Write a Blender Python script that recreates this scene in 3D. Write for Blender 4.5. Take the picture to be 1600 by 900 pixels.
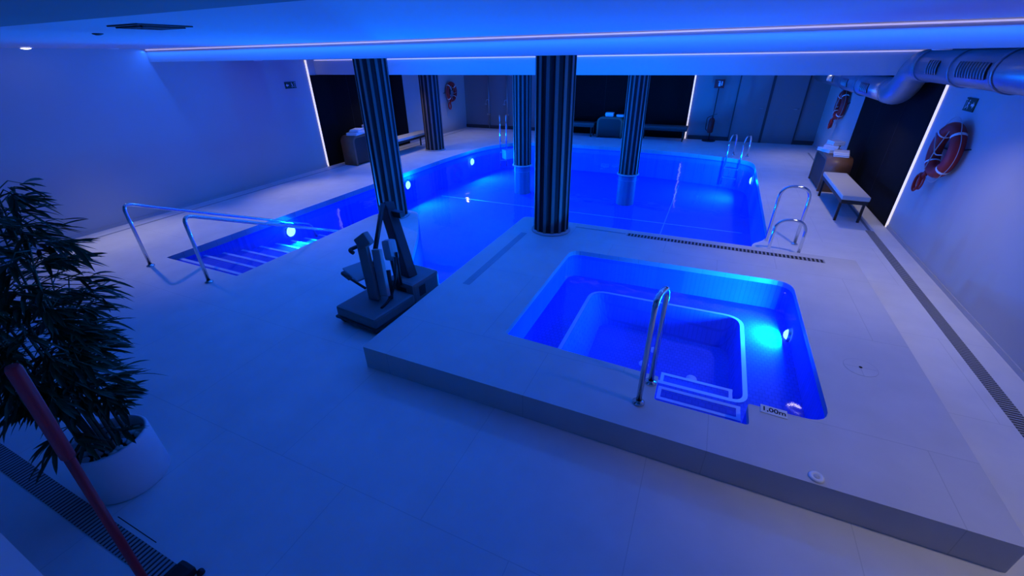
import bpy, bmesh, math, random
from math import sin, cos, pi, radians
from mathutils import Vector, Matrix
from mathutils.geometry import tessellate_polygon

for o in list(bpy.data.objects):
    bpy.data.objects.remove(o)
S = bpy.context.scene
COL = S.collection
random.seed(7)

# ------------------------------------------------------------------ camera, world, exposure
cam_d = bpy.data.cameras.new('camera')
cam_d.sensor_width = 36.0
cam_d.lens = 658.0121579 / 1600.0 * 36.0
cam_d.clip_start = 0.02
cam_d.clip_end = 100
cam = bpy.data.objects.new('camera', cam_d)
COL.objects.link(cam)
Rw = [[0.9119243304270421, 0.18611891324774563, -0.36572361929012626],
      [0.4100964814963184, -0.4451784813883339, 0.796013188064819],
      [-0.014659175949926107, -0.8758857630080848, -0.48229580002340267]]
m = Matrix.Identity(4)
for i in range(3):
    m[i][0] = Rw[i][0]; m[i][1] = -Rw[i][1]; m[i][2] = -Rw[i][2]
m.translation = (0, 0, 2.5)
cam.matrix_world = m
S.camera = cam

W = bpy.data.worlds.new('world'); S.world = W
W.use_nodes = True
W.node_tree.nodes['Background'].inputs[0].default_value = (0.02, 0.10, 0.55, 1)
W.node_tree.nodes['Background'].inputs[1].default_value = 0.0
S.view_settings.view_transform = 'Standard'
S.view_settings.look = 'None'
S.view_settings.exposure = 0.0
S.view_settings.gamma = 1.0
S.view_settings.use_curve_mapping = False

POOL_W = 405      # watts of one pool lamp
SPA_W = 205
POOL_RGB = (0.0, 0.17, 1.0)
STRIP_W = 42
DOWN_W = 36

# ------------------------------------------------------------------ materials
def mat(name, color, rough=0.6, metal=0.0, spec=0.5, noise=0.0, nscale=8.0, emit=None, estr=0.0, bump=0.0, bscale=40.0):
    mt = bpy.data.materials.new(name); mt.use_nodes = True
    nt = mt.node_tree; b = nt.nodes['Principled BSDF']
    b.inputs['Base Color'].default_value = (*color, 1)
    b.inputs['Roughness'].default_value = rough
    b.inputs['Metallic'].default_value = metal
    b.inputs['Specular IOR Level'].default_value = spec
    tc = nt.nodes.new('ShaderNodeTexCoord')
    if noise > 0:
        n = nt.nodes.new('ShaderNodeTexNoise'); n.inputs['Scale'].default_value = nscale
        n.inputs['Detail'].default_value = 5
        nt.links.new(tc.outputs['Object'], n.inputs['Vector'])
        mx = nt.nodes.new('ShaderNodeMix'); mx.data_type = 'RGBA'
        mx.inputs[6].default_value = (*[max(0, c * (1 - noise)) for c in color], 1)
        mx.inputs[7].default_value = (*[min(1, c * (1 + noise)) for c in color], 1)
        nt.links.new(n.outputs['Fac'], mx.inputs[0])
        nt.links.new(mx.outputs[2], b.inputs['Base Color'])
    if bump > 0:
        n2 = nt.nodes.new('ShaderNodeTexNoise'); n2.inputs['Scale'].default_value = bscale
        nt.links.new(tc.outputs['Object'], n2.inputs['Vector'])
        bp = nt.nodes.new('ShaderNodeBump'); bp.inputs['Strength'].default_value = bump
        bp.inputs['Distance'].default_value = 0.01
        nt.links.new(n2.outputs['Fac'], bp.inputs['Height'])
        nt.links.new(bp.outputs['Normal'], b.inputs['Normal'])
    if emit:
        b.inputs['Emission Color'].default_value = (*emit, 1)
        b.inputs['Emission Strength'].default_value = estr
    return mt

def tile_mat(name, c1, c2, mortar, bw, bh, msize, rough, rot=(0, 0, 0), offset=0.5, spec=0.5):
    mt = bpy.data.materials.new(name); mt.use_nodes = True
    nt = mt.node_tree; b = nt.nodes['Principled BSDF']
    tc = nt.nodes.new('ShaderNodeTexCoord')
    mp = nt.nodes.new('ShaderNodeMapping'); mp.inputs['Rotation'].default_value = rot
    br = nt.nodes.new('ShaderNodeTexBrick')
    br.inputs['Color1'].default_value = (*c1, 1); br.inputs['Color2'].default_value = (*c2, 1)
    br.inputs['Mortar'].default_value = (*mortar, 1)
    br.inputs['Scale'].default_value = 1.0
    br.inputs['Brick Width'].default_value = bw; br.inputs['Row Height'].default_value = bh
    br.inputs['Mortar Size'].default_value = msize; br.inputs['Mortar Smooth'].default_value = 0.1
    br.offset = offset
    nt.links.new(tc.outputs['Object'], mp.inputs['Vector'])
    nt.links.new(mp.outputs['Vector'], br.inputs['Vector'])
    n = nt.nodes.new('ShaderNodeTexNoise'); n.inputs['Scale'].default_value = 3.0; n.inputs['Detail'].default_value = 6
    nt.links.new(tc.outputs['Object'], n.inputs['Vector'])
    mx = nt.nodes.new('ShaderNodeMix'); mx.data_type = 'RGBA'; mx.blend_type = 'MULTIPLY'
    rp = nt.nodes.new('ShaderNodeMapRange'); rp.inputs[3].default_value = 0.86; rp.inputs[4].default_value = 1.1
    nt.links.new(n.outputs['Fac'], rp.inputs[0])
    mx.inputs[0].default_value = 1.0
    nt.links.new(br.outputs['Color'], mx.inputs[6]); nt.links.new(rp.outputs[0], mx.inputs[7])
    nt.links.new(mx.outputs[2], b.inputs['Base Color'])
    b.inputs['Roughness'].default_value = rough
    b.inputs['Specular IOR Level'].default_value = spec
    return mt

def water_mat(name, tint):
    mt = bpy.data.materials.new(name); mt.use_nodes = True
    nt = mt.node_tree; nt.nodes.clear()
    out = nt.nodes.new('ShaderNodeOutputMaterial')
    tr = nt.nodes.new('ShaderNodeBsdfTransparent'); tr.inputs[0].default_value = (*tint, 1)
    gl = nt.nodes.new('ShaderNodeBsdfGlossy'); gl.inputs['Roughness'].default_value = 0.04
    gl.inputs[0].default_value = (1, 1, 1, 1)
    lw = nt.nodes.new('ShaderNodeLayerWeight'); lw.inputs[0].default_value = 0.5
    pw = nt.nodes.new('ShaderNodeMath'); pw.operation = 'POWER'; pw.inputs[1].default_value = 5.0
    ml = nt.nodes.new('ShaderNodeMath'); ml.operation = 'MULTIPLY_ADD'; ml.inputs[1].default_value = 0.5; ml.inputs[2].default_value = 0.02
    mix = nt.nodes.new('ShaderNodeMixShader')
    tc = nt.nodes.new('ShaderNodeTexCoord')
    n = nt.nodes.new('ShaderNodeTexNoise'); n.inputs['Scale'].default_value = 2.6; n.inputs['Detail'].default_value = 2
    bp = nt.nodes.new('ShaderNodeBump'); bp.inputs['Strength'].default_value = 0.12; bp.inputs['Distance'].default_value = 0.05
    nt.links.new(tc.outputs['Object'], n.inputs['Vector'])
    nt.links.new(n.outputs['Fac'], bp.inputs['Height'])
    nt.links.new(bp.outputs['Normal'], gl.inputs['Normal'])
    nt.links.new(lw.outputs['Facing'], pw.inputs[0]); nt.links.new(pw.outputs[0], ml.inputs[0])
    nt.links.new(ml.outputs[0], mix.inputs[0])
    nt.links.new(tr.outputs[0], mix.inputs[1]); nt.links.new(gl.outputs[0], mix.inputs[2])
    nt.links.new(mix.outputs[0], out.inputs[0])
    return mt

M = {}
M['floor'] = tile_mat('stone_floor', (.75, .735, .725), (.74, .725, .715), (.62, .61, .605), 1.2, 1.2, .003, .55)
M['deck'] = tile_mat('stone_platform', (.60, .585, .575), (.59, .575, .565), (.48, .47, .465), 1.3, 1.3, .003, .5)
M['wall'] = mat('wall_plaster', (.46, .455, .46), .75, noise=.05, nscale=1.5)
M['far_wall'] = mat('dimmed_wall', (.24, .24, .25), .8)  # dim light at the far end is put into this darker colour
M['ceil'] = mat('ceiling_paint', (.58, .58, .60), .8)
M['soffit'] = mat('grey_soffit', (.20, .24, .22), .8)  # greyer and darker than the main ceiling
M['black'] = mat('black_panel', (.003, .003, .0035), .8, spec=.15, noise=.3, nscale=2)
M['base'] = mat('dark_skirting', (.05, .05, .055), .6)
M['strip'] = mat('strip_light', (.9, .9, .9), .5, emit=(.62, .56, .95), estr=.65)
M['strip_warm'] = mat('strip_light_warm', (.9, .9, .9), .5, emit=(1.0, .87, .72), estr=.75)
M['tile'] = tile_mat('pool_mosaic', (.07, .12, .74), (.06, .11, .70), (.05, .09, .62), .06, .06, .004, .8, spec=.05)
M['tile_spa'] = tile_mat('spa_mosaic', (.07, .12, .74), (.06, .11, .70), (.05, .09, .62), .05, .05, .004, .8, spec=.05)
M['tile_light'] = mat('light_nosing_tile', (.45, .60, .92), .4)
M['coping'] = tile_mat('coping_tile', (.30, .32, .36), (.27, .29, .33), (.24, .25, .28), .25, .25, .004, .4)
M['water'] = water_mat('pool_water', (.90, .95, 1.0))
M['chrome'] = mat('polished_steel', (.72, .74, .76), .12, 1.0)
M['steel'] = mat('brushed_steel', (.45, .47, .50), .35, 1.0)
M['slat'] = mat('column_slat', (.15, .12, .11), .6, noise=.15, nscale=5)
M['groove'] = mat('column_groove', (.006, .006, .008), .8)
M['plinth'] = mat('column_foot', (.42, .42, .43), .6)
M['stub'] = mat('submerged_stub', (.05, .09, .22), .6)
M['mark'] = mat('pool_marking', (.22, .34, .85), .5)
M['wood'] = mat('walnut_wood', (.22, .105, .058), .45, noise=.3, nscale=6)
M['bench_frame'] = mat('dark_bench_frame', (.022, .018, .018), .5)
M['cushion'] = mat('beige_upholstery', (.56, .52, .48), .85, bump=.15, bscale=150)
M['dark_cushion'] = mat('dark_upholstery', (.09, .075, .07), .85)
M['towel'] = mat('white_terry', (.85, .85, .85), .95, bump=.4, bscale=300)
M['red'] = mat('red_plastic', (.42, .018, .016), .5)
M['redpole'] = mat('red_lacquer', (.55, .006, .012), .6)
M['white'] = mat('white_plastic', (.82, .82, .82), .5)
M['whitep'] = mat('white_planter', (.82, .82, .84), .4)
M['rope'] = mat('white_rope', (.45, .44, .43), .9)
M['rubber'] = mat('black_rubber', (.012, .012, .013), .6)
M['liftgrey'] = mat('grey_lift_shell', (.17, .175, .18), .5, noise=.08, nscale=10)
M['liftdark'] = mat('dark_lift_metal', (.02, .021, .024), .45)
M['seat'] = mat('grey_seat_plastic', (.30, .32, .34), .5)
M['green'] = mat('green_sign', (.006, .06, .035), .5)
M['signred'] = mat('red_sign', (.25, .012, .015), .5)
M['signwhite'] = mat('sign_white', (.7, .72, .72), .6)
M['ink'] = mat('black_ink', (.01, .01, .01), .7)
M['leaf'] = mat('leaf_green', (.022, .060, .020), .45, noise=.4, nscale=9)
M['cane'] = mat('plant_cane', (.10, .10, .05), .7)
M['pebble'] = mat('white_pebble', (.72, .72, .70), .6, noise=.1, nscale=20)
M['soil'] = mat('dark_soil', (.015, .012, .01), .9)
M['galv'] = mat('galvanised_duct', (.26, .29, .33), .34, .45, noise=.15, nscale=4)
M['grille'] = mat('dark_grille', (.03, .033, .036), .5)
M['slot'] = mat('dark_slot', (.02, .02, .022), .8)
M['grate'] = mat('grey_grate', (.34, .34, .35), .5)
M['lens'] = mat('lamp_lens', (.9, .95, 1), .3, emit=(.25, .80, 1.0), estr=2.4)
M['spot'] = mat('downlight_lens', (1, 1, 1), .4, emit=(1.0, .93, .88), estr=5.0)
M['lid'] = mat('pale_plastic_lid', (.55, .55, .56), .5)
M['door'] = mat('door_paint', (.23, .23, .24), .6)

# ------------------------------------------------------------------ mesh helpers
def fillet(pts, r, n=6, closed=False):
    pts = [Vector(p) for p in pts]
    out = []
    N = len(pts)
    for i, p in enumerate(pts):
        if not closed and (i == 0 or i == N - 1):
            out.append(p); continue
        a = pts[i - 1]; b = pts[(i + 1) % N]
        da = (a - p); db = (b - p)
        rr = r[i] if isinstance(r, (list, tuple)) else r
        d = min(rr, da.length * .49, db.length * .49)
        if d < 1e-5:
            out.append(p); continue
        p0 = p + da.normalized() * d; p1 = p + db.normalized() * d
        for k in range(n + 1):
            t = k / n
            out.append(p0 * (1 - t) ** 2 + p * 2 * t * (1 - t) + p1 * t * t)
    return out

class MB:
    def __init__(s):
        s.bm = bmesh.new(); s.mi = 0; s.smooth = False
    def face(s, vs, smooth=None):
        try:
            f = s.bm.faces.new(vs)
        except ValueError:
            return None
        f.material_index = s.mi
        f.smooth = s.smooth if smooth is None else smooth
        return f
    def v(s, *p):
        return s.bm.verts.new(p if len(p) == 3 else p[0])
    def box(s, x0, x1, y0, y1, z0, z1, bev=0.0):
        vs = [s.v(x, y, z) for z in (z0, z1) for y in (y0, y1) for x in (x0, x1)]
        fs = []
        for q in ((0, 2, 3, 1), (4, 5, 7, 6), (0, 1, 5, 4), (2, 6, 7, 3), (0, 4, 6, 2), (1, 3, 7, 5)):
            fs.append(s.face([vs[i] for i in q]))
        if bev > 0:
            es = list({e for f in fs for e in f.edges})
            r = bmesh.ops.bevel(s.bm, geom=es, offset=bev, segments=2, affect='EDGES', profile=.6)
            for f in r['faces']:
                f.material_index = s.mi
        return s
    def obox(s, p0, p1, w, h, bev=0.0, up=(0, 0, 1)):
        """bar from p0 to p1 with width w, thickness h"""
        p0 = Vector(p0); p1 = Vector(p1)
        d = (p1 - p0); L = d.length; d.normalize()
        u = Vector(up)
        if abs(d.dot(u)) > .98: u = Vector((0, 1, 0))
        a = d.cross(u).normalized(); b = a.cross(d).normalized()
        sub = MB(); sub.mi = s.mi; sub.box(0, L, -w / 2, w / 2, -h / 2, h / 2, bev)
        mt = Matrix(((d.x, a.x, b.x, p0.x), (d.y, a.y, b.y, p0.y), (d.z, a.z, b.z, p0.z), (0, 0, 0, 1)))
        bmesh.ops.transform(sub.bm, matrix=mt, verts=sub.bm.verts)
        s.merge(sub); return s
    def merge(s, sub):
        me = bpy.data.meshes.new('tmp'); sub.bm.to_mesh(me); sub.bm.free()
        s.bm.from_mesh(me); bpy.data.meshes.remove(me); return s
    def tube(s, pts, r, seg=10, closed=False, caps=True):
        pts = [Vector(p) for p in pts]; N = len(pts)
        rs = r if isinstance(r, (list, tuple)) else [r] * N
        rings = []; nrm = None
        for i in range(N):
            a = pts[i - 1] if (i > 0 or closed) else pts[i]
            b = pts[(i + 1) % N] if (i < N - 1 or closed) else pts[i]
            t = (b - a).normalized()
            if nrm is None:
                u = Vector((0, 0, 1)) if abs(t.z) < .9 else Vector((1, 0, 0))
                nrm = (u - t * u.dot(t)).normalized()
            else:
                nrm = (nrm - t * nrm.dot(t)).normalized()
            bn = t.cross(nrm)
            rings.append([s.v(pts[i] + (nrm * cos(2 * pi * k / seg) + bn * sin(2 * pi * k / seg)) * rs[i]) for k in range(seg)])
        for i in range(N if closed else N - 1):
            A = rings[i]; B = rings[(i + 1) % N]
            for k in range(seg):
                s.face([A[k], A[(k + 1) % seg], B[(k + 1) % seg], B[k]], True)
        if caps and not closed:
            s.face(rings[0][::-1], False); s.face(rings[-1], False)
        return s
    def lathe(s, prof, c=(0, 0, 0), seg=32, smooth=True, capb=False, capt=False):
        rings = []
        for (r, z) in prof:
            rings.append([s.v(c[0] + r * cos(2 * pi * k / seg), c[1] + r * sin(2 * pi * k / seg), c[2] + z) for k in range(seg)])
        for A, B in zip(rings, rings[1:]):
            for k in range(seg):
                s.face([A[k], A[(k + 1) % seg], B[(k + 1) % seg], B[k]], smooth)
        if capb: s.face(rings[0][::-1], False)
        if capt: s.face(rings[-1], False)
        return s
    def cyl(s, c, r, h, seg=24):
        return s.lathe([(r, 0), (r, h)], c, seg, True, True, True)
    def prism(s, outline, z0, z1, bottom=True, top=True):
        a = [s.v(x, y, z0) for x, y in outline]; b = [s.v(x, y, z1) for x, y in outline]
        n = len(a)
        for i in range(n):
            s.face([a[i], a[(i + 1) % n], b[(i + 1) % n], b[i]])
        if top: s.sheet([outline], z1, verts=[b])
        if bottom: s.sheet([outline], z0, verts=[a])
        return s
    def sheet(s, loops, z, verts=None):
        """flat polygon with holes (first loop is the outer)"""
        vl = [[Vector((x, y, z)) for x, y in lp] for lp in loops]
        flat = []
        if verts:
            for lp in verts: flat += lp
        else:
            for lp in vl: flat += [s.v(p) for p in lp]
        for t in tessellate_polygon(vl):
            f = s.face([flat[i] for i in t])
            if f: f.smooth = False
        return s
    def walls(s, outline, z0, z1, closed=True):
        n = len(outline)
        a = [s.v(x, y, z0) for x, y in outline]; b = [s.v(x, y, z1) for x, y in outline]
        for i in range(n if closed else n - 1):
            s.face([a[i], a[(i + 1) % n], b[(i + 1) % n], b[i]])
        return s
    def ellipsoid(s, c, r, rot=None, seg=10, rings=6):
        mt = Matrix.Translation(c) @ (rot if rot else Matrix.Identity(4)) @ Matrix.Diagonal((*r, 1))
        rr = bmesh.ops.create_uvsphere(s.bm, u_segments=seg, v_segments=rings, radius=1, matrix=mt)
        for v in rr['verts']:
            for f in v.link_faces:
                f.smooth = True; f.material_index = s.mi
        return s
    def build(s, name, mats, parent=None, rec=True):
        if rec:
            bmesh.ops.recalc_face_normals(s.bm, faces=s.bm.faces)
        me = bpy.data.meshes.new(name)
        s.bm.to_mesh(me); s.bm.free()
        for k in (mats if isinstance(mats, (list, tuple)) else [mats]):
            me.materials.append(M[k])
        o = bpy.data.objects.new(name, me)
        COL.objects.link(o)
        if parent: o.parent = parent
        return o

def tag(o, label=None, cat=None, group=None, kind=None):
    if label: o['label'] = label
    if cat: o['category'] = cat
    if group: o['group'] = group
    if kind: o['kind'] = kind
    return o

def thing(name, label, cat, group=None):
    o = bpy.data.objects.new(name, None)
    o.empty_display_size = .1
    COL.objects.link(o)
    return tag(o, label, cat, group)

def place(o, loc, rz=0.0):
    o.location = loc; o.rotation_euler = (0, 0, rz); return o

def recentre(root, base):
    """builders that used world coordinates: put the root at its base and shift the parts"""
    b = Vector(base)
    for ch in root.children:
        if ch.data and hasattr(ch.data, 'transform'):
            ch.data.transform(Matrix.Translation(-b))
        else:
            ch.location = ch.location - b
        for g in ch.children:
            if g.data and hasattr(g.data, 'transform'):
                g.data.transform(Matrix.Translation(-b))
    root.location = b
    return root

def dup(o, loc=None, rz=None, label=None, group=None, parent=None):
    c = o.copy(); COL.objects.link(c)
    if parent: c.parent = parent
    for ch in list(o.children):
        dup(ch, parent=c)
    if loc is not None: c.location = loc
    if rz is not None: c.rotation_euler = (0, 0, rz)
    if label: c['label'] = label
    if group: c['group'] = group
    return c

def structure(o):
    o['kind'] = 'structure'; return o

# ------------------------------------------------------------------ outlines
XL, XR, YF, YB = -9.16, 2.83, 15.8, -1.6
PZ = .228

def v2(l): return [(p.x, p.y) for p in l]
pool_pts = [(-6.93, 3.02), (-5.40, 3.02), (-5.36, 5.75), (-5.15, 6.12), (-4.72, 6.14), (-4.50, 5.85), (-4.05, 5.2), (-3.62, 4.45),
            (-3.30, 3.92), (-2.52, 3.86), (-2.52, 5.95), (-2.40, 6.02), (.80, 6.02), (.84, 6.75), (1.0, 6.95), (1.08, 7.22), (1.13, 12.4), (1.02, 12.78),
            (.66, 13.02), (-.10, 13.22), (-.80, 13.38), (-2.1, 13.52), (-3.9, 13.54), (-5.3, 13.45), (-5.87, 13.2), (-6.25, 12.75), (-6.55, 12.0), (-6.74, 10.4)]
pool_r = [.02, .02, .25, .2, .2, .3, .3, .3, .3, .02, .02, .02, .02, .1, .1, .1, .3, .25, .3, .3, .3, .4, .5, .4, .3, .3, .5, .6]
pool_ol = v2(fillet([(x, y, 0) for x, y in pool_pts], pool_r, 4, True))
spa_pts = [(-1.43, 2.92), (-.03, 2.86), (-.03, 2.58), (.61, 2.58), (.61, 2.81), (1.13, 2.81), (1.13, 5.08), (-1.43, 5.02)]
spa_ol = v2(fillet([(x, y, 0) for x, y in spa_pts], [.06, .02, .03, .03, .02, .17, .2, .16], 6, True))
plat_pts = [(-2.52, 2.23), (1.905, 2.23), (1.905, 6.03), (-2.52, 6.03)]
plat_ol = v2(fillet([(x, y, 0) for x, y in plat_pts], [.02, .02, .03, .10], 4, True))

# ------------------------------------------------------------------ room shell
b = MB(); b.sheet([[(XL, YB), (XR, YB), (XR, YF), (XL, YF)], pool_ol, spa_ol], 0.0)
structure(b.build('floor', 'floor'))
b = MB(); b.box(XL - .2, XL, YB, YF, -.02, 2.72); structure(b.build('wall_left', 'wall'))
b = MB(); b.box(XR, XR + .2, YB, YF, -.02, 2.72); structure(b.build('wall_right', 'wall'))
b = MB(); b.box(XL - .2, XR + .2, YF, YF + .2, -.02, 2.72); structure(b.build('wall_far', 'far_wall'))
b = MB(); b.box(XL - .2, XR + .2, YB - .2, YB, -.02, 2.72); structure(b.build('wall_near', 'wall'))
b = MB(); b.box(XL, XR, YB, 5.0, 2.70, 2.80); structure(b.build('ceiling', 'ceil'))
b = MB(); b.box(XL, XR, 5.0, 8.60, 2.50, 2.80); structure(b.build('ceiling_middle_step', 'ceil'))
b = MB(); b.box(XL, XR, 8.60, YF, 2.17, 2.80); structure(b.build('ceiling_far_step', 'ceil'))
b = MB(); b.box(XL, XR, YB, 1.275, 2.675, 2.70); structure(b.build('trim_1', 'soffit'))
# dark skirting along the far wall
b = MB(); b.box(XL, -5.02, YF - .02, YF, 0, .12); b.box(-.74, XR, YF - .02, YF, 0, .12)
structure(b.build('baseboard_far', 'base'))
# pale margin strips between the slot drains and the walls
for nm, x0, x1 in (('baseboard_left', XL, XL + .012), ('baseboard_right', XR - .012, XR)):
    b = MB(); b.box(x0, x1, YB, YF, 0, .05); structure(b.build(nm, 'wall'))
# wall end near the camera
b = MB(); b.box(-2.3, -1.5, -.35, .043, 0, 2.675); structure(b.build('wall_entrance', 'white'))

# doors in the far wall
def door(name, x0, x1):
    d = MB(); d.box(x0, x1, YF - .035, YF - .001, 0.0, 2.08, .004)
    o = structure(d.build(name, 'door'))
    f = MB(); f.box(x0 - .035, x0, YF - .045, YF - .001, 0, 2.12); f.box(x1, x1 + .035, YF - .045, YF - .001, 0, 2.12)
    f.box(x0 - .035, x1 + .035, YF - .045, YF - .001, 2.08, 2.12); f.build('door_frame', 'base', o)
    h = MB(); h.tube(fillet([(x1 - .08, YF - .035, 1.0), (x1 - .08, YF - .09, 1.0), (x1 - .2, YF - .09, 1.0)], .02), .011, 8)
    h.lathe([(.03, 0), (.03, .01)], (0, 0, 0), 12)
    h.build('door_handle', 'chrome', o)
    return o
door('door_1', 1.42, 2.26)
door('door_2', .50, 1.35)

# ------------------------------------------------------------------ light strips and black panels
def strip(box, label, m='strip', watts=0):
    s = MB(); s.box(*box)
    o = s.build('led_strip', m)
    if watts:
        ld = bpy.data.lights.new('strip_lamp', 'AREA'); ld.shape = 'RECTANGLE'; ld.size = box[1] - box[0]; ld.size_y = .015
        ld.energy = watts; ld.color = (.01, .13, 1.0)
        lo = bpy.data.objects.new('strip_lamp', ld); COL.objects.link(lo); lo.parent = o
        lo.location = ((box[0] + box[1]) / 2, box[2] - .03, box[4] - .004)
        lo.rotation_euler = (radians(-22), 0, 0)
    return tag(o, label, 'light strip')
strip((XL + .02, XR - .02, 4.985, 4.999, 2.678, 2.690), 'long glowing light line under the bright main ceiling, first ceiling step', 'strip', STRIP_W)
strip((XL + .05, XR - .02, 8.585, 8.599, 2.475, 2.488), 'glowing light line along the second ceiling step behind the two nearer columns')
strip((XL + .001, XL + .02, 8.335, 8.375, .01, 2.49), 'upright light strip between the green exit sign and the black panel with the towel table', 'strip_warm')
strip((XR - .02, XR - .001, 8.265, 8.305, .01, 2.30), 'upright light strip beside black panel next to the large red life ring', 'strip_warm')
strip((-.83, -.79, YF - .03, YF - .001, .01, 2.165), 'thin upright light strip at the edge of the black panel on the far wall', 'strip_warm')

def panel(box, label, seams):
    t = thing('wall_panel', label, 'wall panel')
    x0, x1, y0, y1, z0, z1 = box
    s = MB(); s.box(*box, .004); s.build('board', 'black', t)
    j = MB()
    for q in seams:
        if x1 - x0 < y1 - y0:
            xx = x1 if x0 < -5 else x0
            j.box(xx - .002, xx + .002, q - .003, q + .003, z0 + .01, z1 - .01)
        else:
            j.box(q - .003, q + .003, y0 - .002, y0 + .002, z0 + .01, z1 - .01)
    j.build('joint', 'slot', t)
    recentre(t, ((x0 + x1) / 2, (y0 + y1) / 2, z0))
panel((XL + .001, XL + .025, 8.38, 11.95, .005, 2.165), 'tall black wall panel behind the wooden table and bench near the green exit sign', (9.57, 10.76))
panel((XR - .025, XR - .001, 8.31, 11.95, .005, 2.165), 'tall black wall panel behind the beige cushioned bench and under the silver duct', (9.5, 10.7))
panel((-4.98, -.84, YF - .025, YF - .001, .005, 2.165), 'wide black panel on the far wall behind the dark table and benches', (-3.6, -2.2))

# ------------------------------------------------------------------ main pool
DEP = -.80
WATER_Z = -.12
pool = thing('swimming_pool', 'large blue-lit swimming pool with a step lane and two columns standing in it', 'pool')
b = MB(); b.sheet([pool_ol], DEP); b.walls(pool_ol, DEP, -.10); b.build('basin', 'tile', pool)
b = MB(); b.walls(pool_ol, -.10, .0); b.build('rim', 'coping', pool)
ys = [3.20, 3.53, 3.81, 4.11, 4.43, 4.73, 5.04, 5.33, 5.66]
zs = [-.085, -.17, -.24, -.31, -.37, -.43, -.49, -.545, -.60]
prev = 3.02
for yy, zz in zip(ys, zs):
    s = MB(); s.box(-6.935, -5.395, prev, yy, DEP - .02, zz)
    so = s.build('step', 'tile', pool)
    n = MB(); n.box(-6.925, -5.40, yy - .045, yy + .004, zz - .03, zz + .004); n.build('nosing', 'tile_light', so)
    prev = yy
b = MB(); b.box(-6.4, .95, 9.43, 9.46, DEP, DEP + .006); b.box(-.615, -.595, 8.2, 12.8, DEP, DEP + .006)
b.build('floor_marking', 'mark', pool)
b = MB(); b.prism([(-6.12, 12.72), (-5.92, 12.58), (-5.66, 12.98), (-5.86, 13.12)], -.42, -.14); b.build('ladder_ledge', 'mark', pool)
b = MB(); b.sheet([pool_ol], WATER_Z)
tag(b.build('pool_water', 'water'), 'calm blue water filling the large swimming pool', 'water', None, 'stuff')

# ------------------------------------------------------------------ spa platform
spa = thing('spa_platform', 'raised stone platform with a sunken square whirlpool tub', 'platform')
b = MB(); b.sheet([plat_ol, spa_ol], PZ); b.walls(plat_ol, 0.0, PZ); b.build('deck', 'deck', spa)
b = MB(); b.walls([(-2.519, 3.87), (-2.519, 6.02), (-2.4, 6.029), (.8, 6.029)], DEP, 0.0, False); b.build('pool_side', 'tile', spa)
BZ, WZ = -.14, -.52
tub = MB(); tub.walls(spa_ol, BZ - .02, PZ - .06)
rimm = MB(); rimm.walls(spa_ol, PZ - .06, PZ)
well_pts = [(-1.00, 3.27), (.67, 3.27), (.67, 4.70), (-1.00, 4.68)]
well = v2(fillet([(x, y, 0) for x, y in well_pts], [.06, .1, .17, .17], 6, True))
wellf = v2(fillet([(x, y, 0) for x, y in [(-.80, 3.30), (.64, 3.30), (.64, 4.60), (-.86, 4.58)]], [.06, .1, .15, .15], 6, True))
tub.sheet([spa_ol, well], BZ)
n = len(well)
A = [tub.v(x, y, BZ) for x, y in well]; B = [tub.v(x, y, WZ) for x, y in wellf]
for i in range(n):
    tub.face([A[i], A[(i + 1) % n], B[(i + 1) % n], B[i]])
tub.sheet([wellf], WZ)
tub.build('tub', 'tile_spa', spa)
rimm.build('rim', 'coping', spa)  # dark tone stands in for the shadow line under the deck edge
# light tile border round the inner well
def offset(ol, d):
    out = []; n = len(ol)
    for i in range(n):
        p = Vector(ol[i]); a = Vector(ol[i - 1]); c = Vector(ol[(i + 1) % n])
        t = (c - a).normalized(); out.append((p.x + t.y * d, p.y - t.x * d))
    return out
b = MB(); wo = offset(well, .04)
b.sheet([wo, well], BZ + .004)
b.build('well_border', 'tile_light', spa)
def framed_step(x0, x1, y0, y1, z, zb, f0):
    s = MB(); s.box(x0, x1, y0, y1, zb, z); so = s.build('step', 'tile_spa', spa)
    f = MB(); w = .03
    f.box(x0 + .001, x1 + .002, y1 - w, y1 + .003, z - .03, z + .004); f.box(x0, x1, f0, f0 + w, z - .001, z + .004)
    f.box(x0, x0 + w, f0 + w, y1 - w, z - .001, z + .004); f.box(x1 - w, x1, f0 + w, y1 - w, z - .001, z + .004)
    f.build('step_border', 'tile_light', so)
framed_step(-.02, .60, 2.60, 2.96, .05, BZ - .02, 2.80)
framed_step(-.02, .60, 3.275, 3.47, -.20, WZ, 3.29)
for (x, y) in ((-.22, 3.95), (.28, 3.9), (-.15, 4.25)):
    s = MB(); s.lathe([(.055, 0), (.05, .012), (.0, .014)], (x, y, WZ), 16); s.build('floor_outlet', 'tile_light', spa)
recentre(spa, (-.3, 4.1, 0))
b = MB(); b.sheet([spa_ol], PZ - .055)
tag(b.build('spa_water', 'water'), 'still blue water in the square whirlpool tub', 'water', None, 'stuff')

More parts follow.
